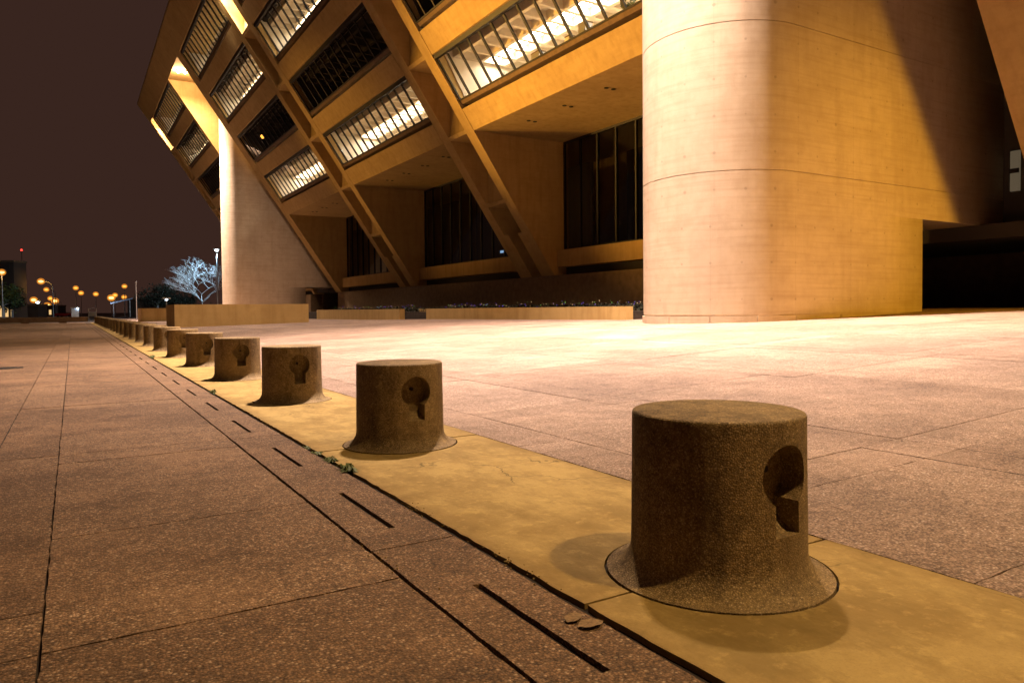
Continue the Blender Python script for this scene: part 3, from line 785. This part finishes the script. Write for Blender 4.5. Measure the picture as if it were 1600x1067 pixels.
def leaf(x, y, L, rot, curl, label):
    m = MB(); n = 7; rows = []
    for k in range(n+1):
        t = k/n; w = .36*L*math.sin(math.pi*min(1, t*.97+.03))**.8*(1+.15*math.sin(9*t)); zc = .006+curl*math.sin(math.pi*t)
        rows.append([(t*L-L/2, -w, zc+curl*.8), (t*L-L/2, 0, zc), (t*L-L/2, w*.9, zc+curl*.6)])
    c, s = math.cos(rot), math.sin(rot)
    for r in rows: m.v += [(x+px*c-py*s, y+px*s+py*c, z) for px, py, z in r]
    for k in range(n):
        i = 3*k; m.f += [(i, i+1, i+4, i+3), (i+1, i+2, i+5, i+4)]
    tag(m.build('dead_leaf', M['dry'], recalc=False, smooth=True), label, 'leaf', 'dry leaves by the joint')
leaf(1.275, 1.765, .075, .5, .003, 'flat dry brown leaf lying on the drain strip by the front bollard')
leaf(1.292, 1.70, .085, -.1, .004, 'curled dry leaf nearest the joint by the front bollard')
m = MB(); m.tube((-1.05, 15.2, -.02), (-1.05, 15.2, .004), .30, .30, 28); tag(m.build('manhole_cover', M['metal']), 'dark round cover set in the left pavement', 'manhole cover')

# ------------------------------------------------------------------ far end: wall, street, lamps, trees
m = MB(); m.box(-60, 60, PAV_END+4, PAV_END+19, -.119, -.10); tag(m.build('road', M['asphalt']), kind='structure')
e = empty('boundary_wall', (-8, 79, 0), 'long low dark wall closing the far end of the pavement', 'wall')
m = MB(); m.box(-34, 1.2, 78.8, 79.2, .10, .56); m.build('wall', M['sill'], e)
for k in range(12): m = MB(); m.box(-33+2.9*k, -32.4+2.9*k, 78.85, 79.15, -.02, .10); m.build('foot', M['sill'], e)
def street_lamp(x, y, h, label, big=False, arm=2.2, ang=0.0, style='arm', mat=None, r=.34):
    e = empty('street_lamp', (x, y, -.1), label, 'street lamp', 'street lamps far down the road')
    c, s = math.cos(ang), math.sin(ang); m = MB()
    if style == 'arm':
        m.tube((x, y, -.1), (x, y, h-1.1), .12, .08, 8); pts = []
        for k in range(7):
            t = math.pi/2*k/6; pts.append((x+c*arm*(1-math.cos(t))*1.0, y+s*arm*(1-math.cos(t)), h-1.1+1.1*math.sin(t)))
        for a, b_ in zip(pts, pts[1:]): m.tube(a, b_, .07, .06, 6)
        hx, hy = pts[-1][0], pts[-1][1]
    else:
        m.tube((x, y, -.1), (x, y, h), .11, .07, 8); hx, hy = x, y
    m.build('pole', M['steel'], e)
    m = MB(); m.box(hx-.5, hx+.5, hy-.22, hy+.22, h, h+.16); m.build('lamp_head', M['steel'], e)
    m = MB(); m.ball((hx, hy, h-.12), r, 10, 6, .55); m.build('lens', mat or (M['sodhi'] if big else M['sod']), e)
    if mat is None:
        m = MB(); m.ball((hx, hy, h-.12), r*1.55, 14, 10, .9); m.build('globe', M['sodglobe'], e, smooth=True)  # shell added for the halo round the lamp
    return e, (hx, hy, h)
def world_at(px, d):        # ground position seen in direction px at depth d
    t = (px-800)/F_PX*d; return (t*math.cos(YAW)+d*math.sin(YAW), -t*math.sin(YAW)+d*math.cos(YAW))
H0 = 489.4
L = [(5, 424, 105, 'arm', True, 'brightest orange street lamp at the far left edge'), (66, 439, 140, 'arm', True, 'tall curved-arm orange street lamp, upper of the left cluster'),
     (74, 452, 175, 'arm', False, 'curved-arm orange street lamp just below the tallest of the left cluster'), (54, 468, 190, 'arm', True, 'orange street lamp left of the cluster above the bright shop'),
     (80, 466, 230, 'arm', False, 'orange street lamp in the cluster left of its curved pole'), (87, 470, 250, 'arm', True, 'orange street lamp rightmost of the left cluster'),
     (75, 477, 280, 'arm', True, 'lowest orange street lamp of the left cluster'), (120, 450, 200, 'post', False, 'upper of two flat-headed orange lamps near the blue kiosk'),
     (128, 458, 230, 'post', False, 'lower of two flat-headed orange lamps near the blue kiosk'), (151, 460, 260, 'post', False, 'small orange lamp standing alone above the grey sign frame'),
     (175, 466, 200, 'post', True, 'large orange lamp left of the tall flat-headed one'), (181, 462, 280, 'post', False, 'small orange lamp close behind the large one'),
     (196, 448, 170, 'post', False, 'tall flat-headed orange lamp on a thin pole'), (195, 465, 250, 'post', False, 'faint orange lamp under the tall flat-headed one')]
for px, py, d, style, big, lab in L:
    x, y = world_at(px, d); h = CAM_H+(H0-py)/F_PX*d
    off = 0
    if style == 'arm' and px > 10:
        ax, ay = math.cos(YAW), -math.sin(YAW); arm = 2.2
        e, hd = street_lamp(x+ax*arm, y+ay*arm, h, lab, big, arm, math.pi-YAW, style, r=.0031*d if big else .0023*d)
    else: e, hd = street_lamp(x, y, h, lab, big, 0.01, 0, 'post' if px > 10 else style, r=.0033*d if big else .0023*d)
    if px in (5, 66, 54): point('lamp_glow', (hd[0], hd[1], hd[2]-.9), 260, SODIUM, .3, e)
# white lamps in the left distance
for px, py, d, lab in ((60, 472, 210, 'small cool white lamp beside the left orange cluster'), (84, 481, 260, 'low cool white lamp, left of two under the orange cluster'), (88, 482, 262, 'low cool white lamp, right of two under the orange cluster'), (52, 489, 160, 'dazzling white lamp low above the far wall')):
    x, y = world_at(px, d); street_lamp(x, y, max(1.3, CAM_H+(H0-py)/F_PX*d), lab, False, .01, 0, 'post', M['cool'] if px != 52 else M['lens'], r=.0022*d)
# radio mast
x, y = world_at(37, 330); e = empty('radio_mast', (x, y, -.1), 'thin radio mast with red beacons against the dark sky', 'mast')
m = MB(); zt = CAM_H+(H0-390)/F_PX*330
for a in range(3): m.tube((x+.5*math.cos(a*2.1), y+.5*math.sin(a*2.1), -.1), (x+.1*math.cos(a*2.1), y+.1*math.sin(a*2.1), zt), .06, .04, 5)
for k in range(14):
    z = zt*k/14; m.tube((x+.5*(1-k/14), y, z), (x-.3*(1-k/14), y+.4*(1-k/14), z+1.8), .03, .03, 4)
m.build('lattice', M['metal'], e)
for dx, py in ((0, 391), (0, 418), (-.4, 444), (.4, 444)):
    m = MB(); m.ball((x+dx*math.cos(YAW), y-dx*math.sin(YAW), CAM_H+(H0-py)/F_PX*330), .42, 8, 5); m.build('beacon', M['red'], e)
# far buildings
def far_building(px0, px1, pytop, d, depth, label, wins=(), rows=0, wm=None):
    x0, y0 = world_at(px0, d); x1, y1 = world_at(px1, d)
    e = empty('far_building', ((x0+x1)/2, (y0+y1)/2, -.1), label, 'building')
    ax = Vector((x1-x0, y1-y0, 0)); L = ax.length; ax.normalize(); ny = Vector((-ax.y, ax.x, 0)); o = Vector((x0, y0, -.1)); h = CAM_H+(H0-pytop)/F_PX*d
    def blk(mb, a, b_, n0, n1, z0, z1):
        p = [o+ax*a+ny*n0, o+ax*b_+ny*n0, o+ax*b_+ny*n1, o+ax*a+ny*n1]; mb.prism_z([(q.x, q.y) for q in p], z0, z1)
    m = MB(); blk(m, 0, L, 0, depth, -.1, h); m.build('wall', M['wallfar'], e)
    m = MB(); blk(m, -.2, L+.2, -.2, depth, h, h+.4); m.build('roof', M['sill'], e)
    for a, b_, z0, z1, mat in wins:
        m = MB(); blk(m, L*a, L*b_, -.12, -.02, z0, z1); m.build('window', M[mat], e)
    for r in range(rows):
        for c in range(6):
            m = MB(); blk(m, L*(c+.2)/6, L*(c+.75)/6, -.1, -.02, 4.5+3.6*r, 6.4+3.6*r); m.build('window', M['roomdark'], e)
far_building(-120, 24, 410, 135, 3.5, 'dim tall building behind the brightest lamp at the far left', [(.80, .87, .3, 2.4, 'warm'), (.90, .93, .3, 2.6, 'warm'), (.96, .98, .3, 2.8, 'warm')], 2)
far_building(20, 60, 478, 150, 3, 'low shop with glowing amber windows at the far left', [(.04, .14, .2, 1.6, 'warm'), (.18, .30, .2, 2.1, 'warm'), (.36, .45, .2, 1.8, 'warm')])
far_building(60, 95, 479, 240, 3, 'low dark building under the left orange lamps', [(.1, .2, .4, 2.2, 'bluew'), (.5, .6, .4, 2.0, 'warm')])
far_building(200, 272, 470, 170, 12, 'low dark building behind the small planter', [(.7, .8, 1.6, 2.2, 'roomdark')])
# kiosk, sign frame, canopy
x, y = world_at(118, 96); e = empty('kiosk', (x, y, -.1), 'tall pale blue panel kiosk at the end of the pavement', 'kiosk')
m = MB(); m.box(x-.42, x+.42, y-.3, y+.3, -.1, 1.55); m.build('body', M['bluesheet'], e); m = MB(); m.box(x-.5, x+.5, y-.36, y+.36, 1.55, 1.66); m.build('roof', M['steel'], e)
m = MB(); m.ball((x+.3, y-.42, 1.5), .09, 8, 5); m.build('lamp', M['cool'], e)
x, y = world_at(145, 92); e = empty('sign_frame', (x, y, -.1), 'grey metal frame sign standing by the far end of the bollards', 'sign')
m = MB(); ax, ay = math.cos(YAW), -math.sin(YAW)
for t in (-.48, .48): m.tube((x+ax*t, y+ay*t, -.1), (x+ax*t, y+ay*t, 1.5), .05, .05, 6)
for z in (.45, 1.0, 1.46): m.tube((x-ax*.48, y-ay*.48, z), (x+ax*.48, y+ay*.48, z), .035, .035, 6)
m.build('frame', M['steel'], e)
m = MB(); m.prism_z([(x-ax*.4+.03*ay, y-ay*.4-.03*ax), (x+ax*.4+.03*ay, y+ay*.4-.03*ax), (x+ax*.4-.03*ay, y+ay*.4+.03*ax), (x-ax*.4-.03*ay, y-ay*.4+.03*ax)], .5, .96); m.build('panel', M['steel'], e)
x, y = world_at(187, 150); e = empty('canopy', (x, y, -.1), 'pale tilted canopy on posts behind the bollards', 'canopy')
m = MB(); m.prism([(x-1.6, 2.7), (x+2.4, 3.7), (x+2.4, 3.9), (x-1.6, 2.9)], y-1.5, y+1.5); m.build('roof', M['bluesheet'], e)
m = MB(); m.tube((x-1, y, -.1), (x-1, y, 2.85), .07, .07, 6); m.tube((x+2, y, -.1), (x+2, y, 3.6), .07, .07, 6); m.build('posts', M['steel'], e)
point('canopy_light', (x-2.2, y-2.5, 2.2), 220, (.75, .85, 1), .1, e)
x, y = world_at(261, 100); e, hd = street_lamp(x, y, CAM_H+(H0-469)/F_PX*100, 'small white mushroom lamp above the nearer planter', False, .01, 0, 'post', M['cool'], .16)
x, y = world_at(214, 80); m = MB(); m.tube((x, y, -.1), (x, y, CAM_H+(H0-443)/F_PX*80), .05, .04, 8); m.ball((x, y, CAM_H+(H0-443)/F_PX*80), .07, 8, 5)
tag(m.build('bare_pole', M['steel']), 'thin bare grey pole behind the farther planter', 'pole')
# still red car added for a passing car's red streak
x, y = world_at(103, 175); e = empty('parked_car', (x, y, -.1), 'low red car half hidden behind the far wall', 'car')
def car_box(prof, w, mat, name):
    m = MB(); n = len(prof)
    ptsA = [(x+ax*px+ay*(-w), y+ay*px-ax*(-w), z) for px, z in prof]; ptsB = [(x+ax*px+ay*w, y+ay*px-ax*w, z) for px, z in prof]
    i = 0; m.v = ptsA+ptsB; m.f = [tuple(range(n)), tuple(n+k for k in reversed(range(n)))]+[(k, n+k, n+(k+1) % n, (k+1) % n) for k in range(n)]
    m.build(name, mat, e)
car_box([(-2.1, .25), (2.1, .25), (2.15, .62), (1.9, .80), (1.0, .86), (-1.3, .88), (-2.0, .84), (-2.15, .6)], .82, M['carred'], 'body')
car_box([(-1.35, .885), (.95, .865), (.45, 1.12), (-.8, 1.14)], .70, M['darkglass'], 'window_band')
for t in (-1.35, 1.3):
    for s in (-.78, .78):
        m = MB(); c = Vector((x+ax*t+ay*s, y+ay*t-ax*s, .21)); d = Vector((ay, -ax, 0))*.1; m.tube(c-d, c+d, .31, .31, 14); m.build('wheel', M['black'], e)
# bare tree lit by a cool lamp
def bare_tree(x, y, h, seed, label, matb, spread=1.0, depth=7):
    e = empty('bare_tree', (x, y, -.1), label, 'tree'); rt = random.Random(seed)
    mt, mc = MB(), MB()
    def grow(p, d, L, r, lv):
        segs = 3 if lv < 3 else 2; q = p
        for k in range(segs):
            d = (d+Vector((rt.uniform(-1, 1), rt.uniform(-1, 1), rt.uniform(-.35, .55)))*.22).normalized(); n = q+d*L/segs
            (mt if lv == 0 else mc).tube(q, n, r*(1-.22*k), r*(1-.22*(k+1)), 6 if lv < 2 else 3, False); q = n
        if lv >= depth: return
        for k in range(rt.choice((2, 3, 3)) if lv else 6):
            a = rt.uniform(0, 6.283); t = rt.uniform(.35, .85) if lv else rt.uniform(.35, 1.15)
            s = Vector((math.cos(a), math.sin(a), 0)); nd = (d*math.cos(t)+s*math.sin(t)*spread+Vector((0, 0, .10))).normalized()
            grow(q, nd, L*rt.uniform(.68, .88), r*.58, lv+1)
    grow(Vector((x, y, -.1)), Vector((.05, 0, 1)), h*.27, .16, 0)
    mt.build('trunk', matb, e); mc.build('crown', matb, e, recalc=False)
bx_, by_ = world_at(314, 112); bare_tree(bx_, by_, 9.4, 5, 'bare tree lit blue-white beside the far tower', M['bark'], 1.25)
lx, ly = world_at(341, 110); e, hd = street_lamp(lx, ly, CAM_H+(H0-393)/F_PX*110, 'tall cool white lamp post between the bare tree and the far tower', False, .01, 0, 'post', M['cool'], .28)
spot('lamp_glow', (hd[0]-.3, hd[1]-.5, hd[2]-.7), (bx_-1.0, by_, 7.0), 17000, (.45, .74, 1.0), 58, 1.0, .2, e)
def leafy_tree(px, d, pytop, r, label, mat, n=1500, seed=1):
    x, y = world_at(px, d); h = CAM_H+(H0-pytop)/F_PX*d; rt = random.Random(seed); e = empty('leafy_tree', (x, y, -.1), label, 'tree')
    m = MB(); m.tube((x, y, -.1), (x, y, h*.5), .2, .13, 8); cs = []
    for k in range(9):
        a = rt.uniform(0, 6.28); c = Vector((x+r*.6*math.cos(a), y+r*.6*math.sin(a), h*rt.uniform(.5, .85))); m.tube((x, y, h*.42), c, .09, .03, 5); cs.append(c)
    m.build('trunk', M['bark'], e); m = MB()
    for k in range(n):
        c = rt.choice(cs)+Vector((rt.gauss(0, 1), rt.gauss(0, 1), rt.gauss(0, .8)))*r*.27; a = Vector((rt.uniform(-1, 1), rt.uniform(-1, 1), rt.uniform(-1, 1))).normalized()*.22
        b_ = a.cross(Vector((rt.uniform(-1, 1), rt.uniform(-1, 1), 1))).normalized()*.12; m.poly([c-a, c+b_, c+a, c-b_])
    m.build('crown', mat, e, recalc=False)
leafy_tree(6, 112, 446, 2.4, 'leafy tree lit orange under the brightest lamp at the far left', M['leaf'], 1400, 2)
leafy_tree(20, 125, 462, 1.8, 'smaller dim tree in front of the amber shop', M['darkleaf'], 900, 3)
leafy_tree(247, 122, 446, 3.0, 'dark leafy tree left of the bare lit tree', M['darkleaf'], 1800, 4)
leafy_tree(284, 128, 462, 3.0, 'dark leafy tree under the bare lit tree', M['darkleaf'], 1500, 6)
# plants and small lights behind the glass, some added for reflections
def potted_plant(x, y, z, s, label):
    e = empty('potted_plant', (x, y, z), label, 'plant'); m = MB(); m.tube((x, y, z), (x, y, z+.3*s), .16*s, .2*s, 10); m.build('pot', M['sill'], e); m = MB()
    for k in range(120):
        a = rs.uniform(0, 6.28); rr = .45*s*rs.random()**.6; c = Vector((x+rr*math.cos(a), y+rr*math.sin(a), z+.3*s+.75*s*rs.random())); d1 = Vector((rs.uniform(-1, 1), rs.uniform(-1, 1), rs.uniform(-.6, .8))).normalized()*.10*s
        d2 = d1.cross(Vector((0, .3, 1))).normalized()*.045*s; m.poly([c-d1, c+d2, c+d1, c-d2])
    m.build('foliage', M['weed'], e, recalc=False)
zz = ZK[0]+1.56
potted_plant(xf(zz)+.95, 23.2, zz, 1.15, 'green plant on the lowest lit sill close to the near tower')
potted_plant(xf(zz)+.95, 33.4, zz, .55, 'small green plant on the lowest lit sill of the near bay')
zz = ZK[3]+1.56
for q, yq in enumerate((67.5, 70.2, 75.8)): potted_plant(xf(zz)+.9, yq, zz, .9, 'plant silhouetted on the top lit sill left of the middle fins, %s from the right' % pos_words[q])
def hanging_lamp(x, y, z, mat, label, r=.14):  # made-up lamps in place of street lamps mirrored in the dark panes
    e = empty('ceiling_lamp', (x, y, z), label, 'lamp', 'small lamps burning in dark offices'); m = MB(); m.tube((x, y, z+r), (x, y, z+r+.7), .012, .012, 5); m.build('cord', M['metal'], e)
    m = MB(); m.ball((x, y, z), r, 10, 6); m.build('globe', M[mat], e)
hanging_lamp(xf(ZK[1]+2.8)+1.6, 41.9, ZK[1]+2.9, 'sod', 'small yellow lamp in the dark office beside the right fin of the middle bay')
hanging_lamp(xf(ZK[1]+2.2)+1.6, 48.5, ZK[1]+2.1, 'sod', 'small orange lamp low in the dark middle office')
hanging_lamp(xf(ZK[1]+3.2)+1.2, 74.8, ZK[1]+3.1, 'sod', 'orange lamp in the dark office left of the middle fins', .2)
hanging_lamp(xf(ZK[1]+2.9)+1.2, 96.5, ZK[1]+2.9, 'sod', 'orange lamp in the dark far office beyond the far tower', .25)
m = MB(); m.box(28.4, 28.5, 46.4, 48.6, 5.25, 5.42); m.box(28.42, 28.5, 47.2, 47.3, 3.8, 5.25); e = tag(m.build('light_box', M['bluew']), 'long bluish light glowing behind the dark lobby glass', 'light box')
m = MB(); m.ball((27.5, 44.6, 7.2), .10, 8, 5); m.tube((27.5, 44.6, 7.3), (27.5, 44.6, 9.5), .01, .01, 4); tag(m.build('pendant_lamp', M['bulbp']), 'tiny violet lamp hanging behind the dark lobby glass', 'lamp')

for q, (yq, w, h, lab) in enumerate(((26.2, .5, .75, 'grey box standing on the lowest lit sill near the big plant'), (27.3, .4, .5, 'pale box on the lowest lit sill, left of the grey box'), (30.0, .7, .6, 'low cabinet behind the lowest lit window of the near bay'))):
    zz = ZK[0]+1.56; x = xf(zz)+.8
    e = empty('storage_box', (x, yq, zz), lab, 'box')
    m = MB(); m.box(x-.2, x+.2, yq-w/2, yq+w/2, zz, zz+h); m.build('box_body', M['steel'] if q != 1 else M['room'], e)
    m = MB(); m.box(x-.215, x+.215, yq-w/2-.015, yq+w/2+.015, zz+h, zz+h+.05); m.build('lid', M['sill'], e)

for q, (gx, gy, L_, n_) in enumerate(((1.355, 2.3, .5, 46), (1.355, 3.2, .6, 50), (1.36, 6.2, .7, 46), (0.972, 2.6, .6, 40))):
    m = MB()
    for k in range(n_):
        x = gx+rs.gauss(0, .022); y = gy+rs.uniform(-L_, L_)*rs.random(); r = rs.uniform(.0015, .0045)
        m.ball((x, y, r*.6+.001), r, 5, 3, .7)
    o = m.build('grit', M['plinth']); tag(o, kind='stuff')
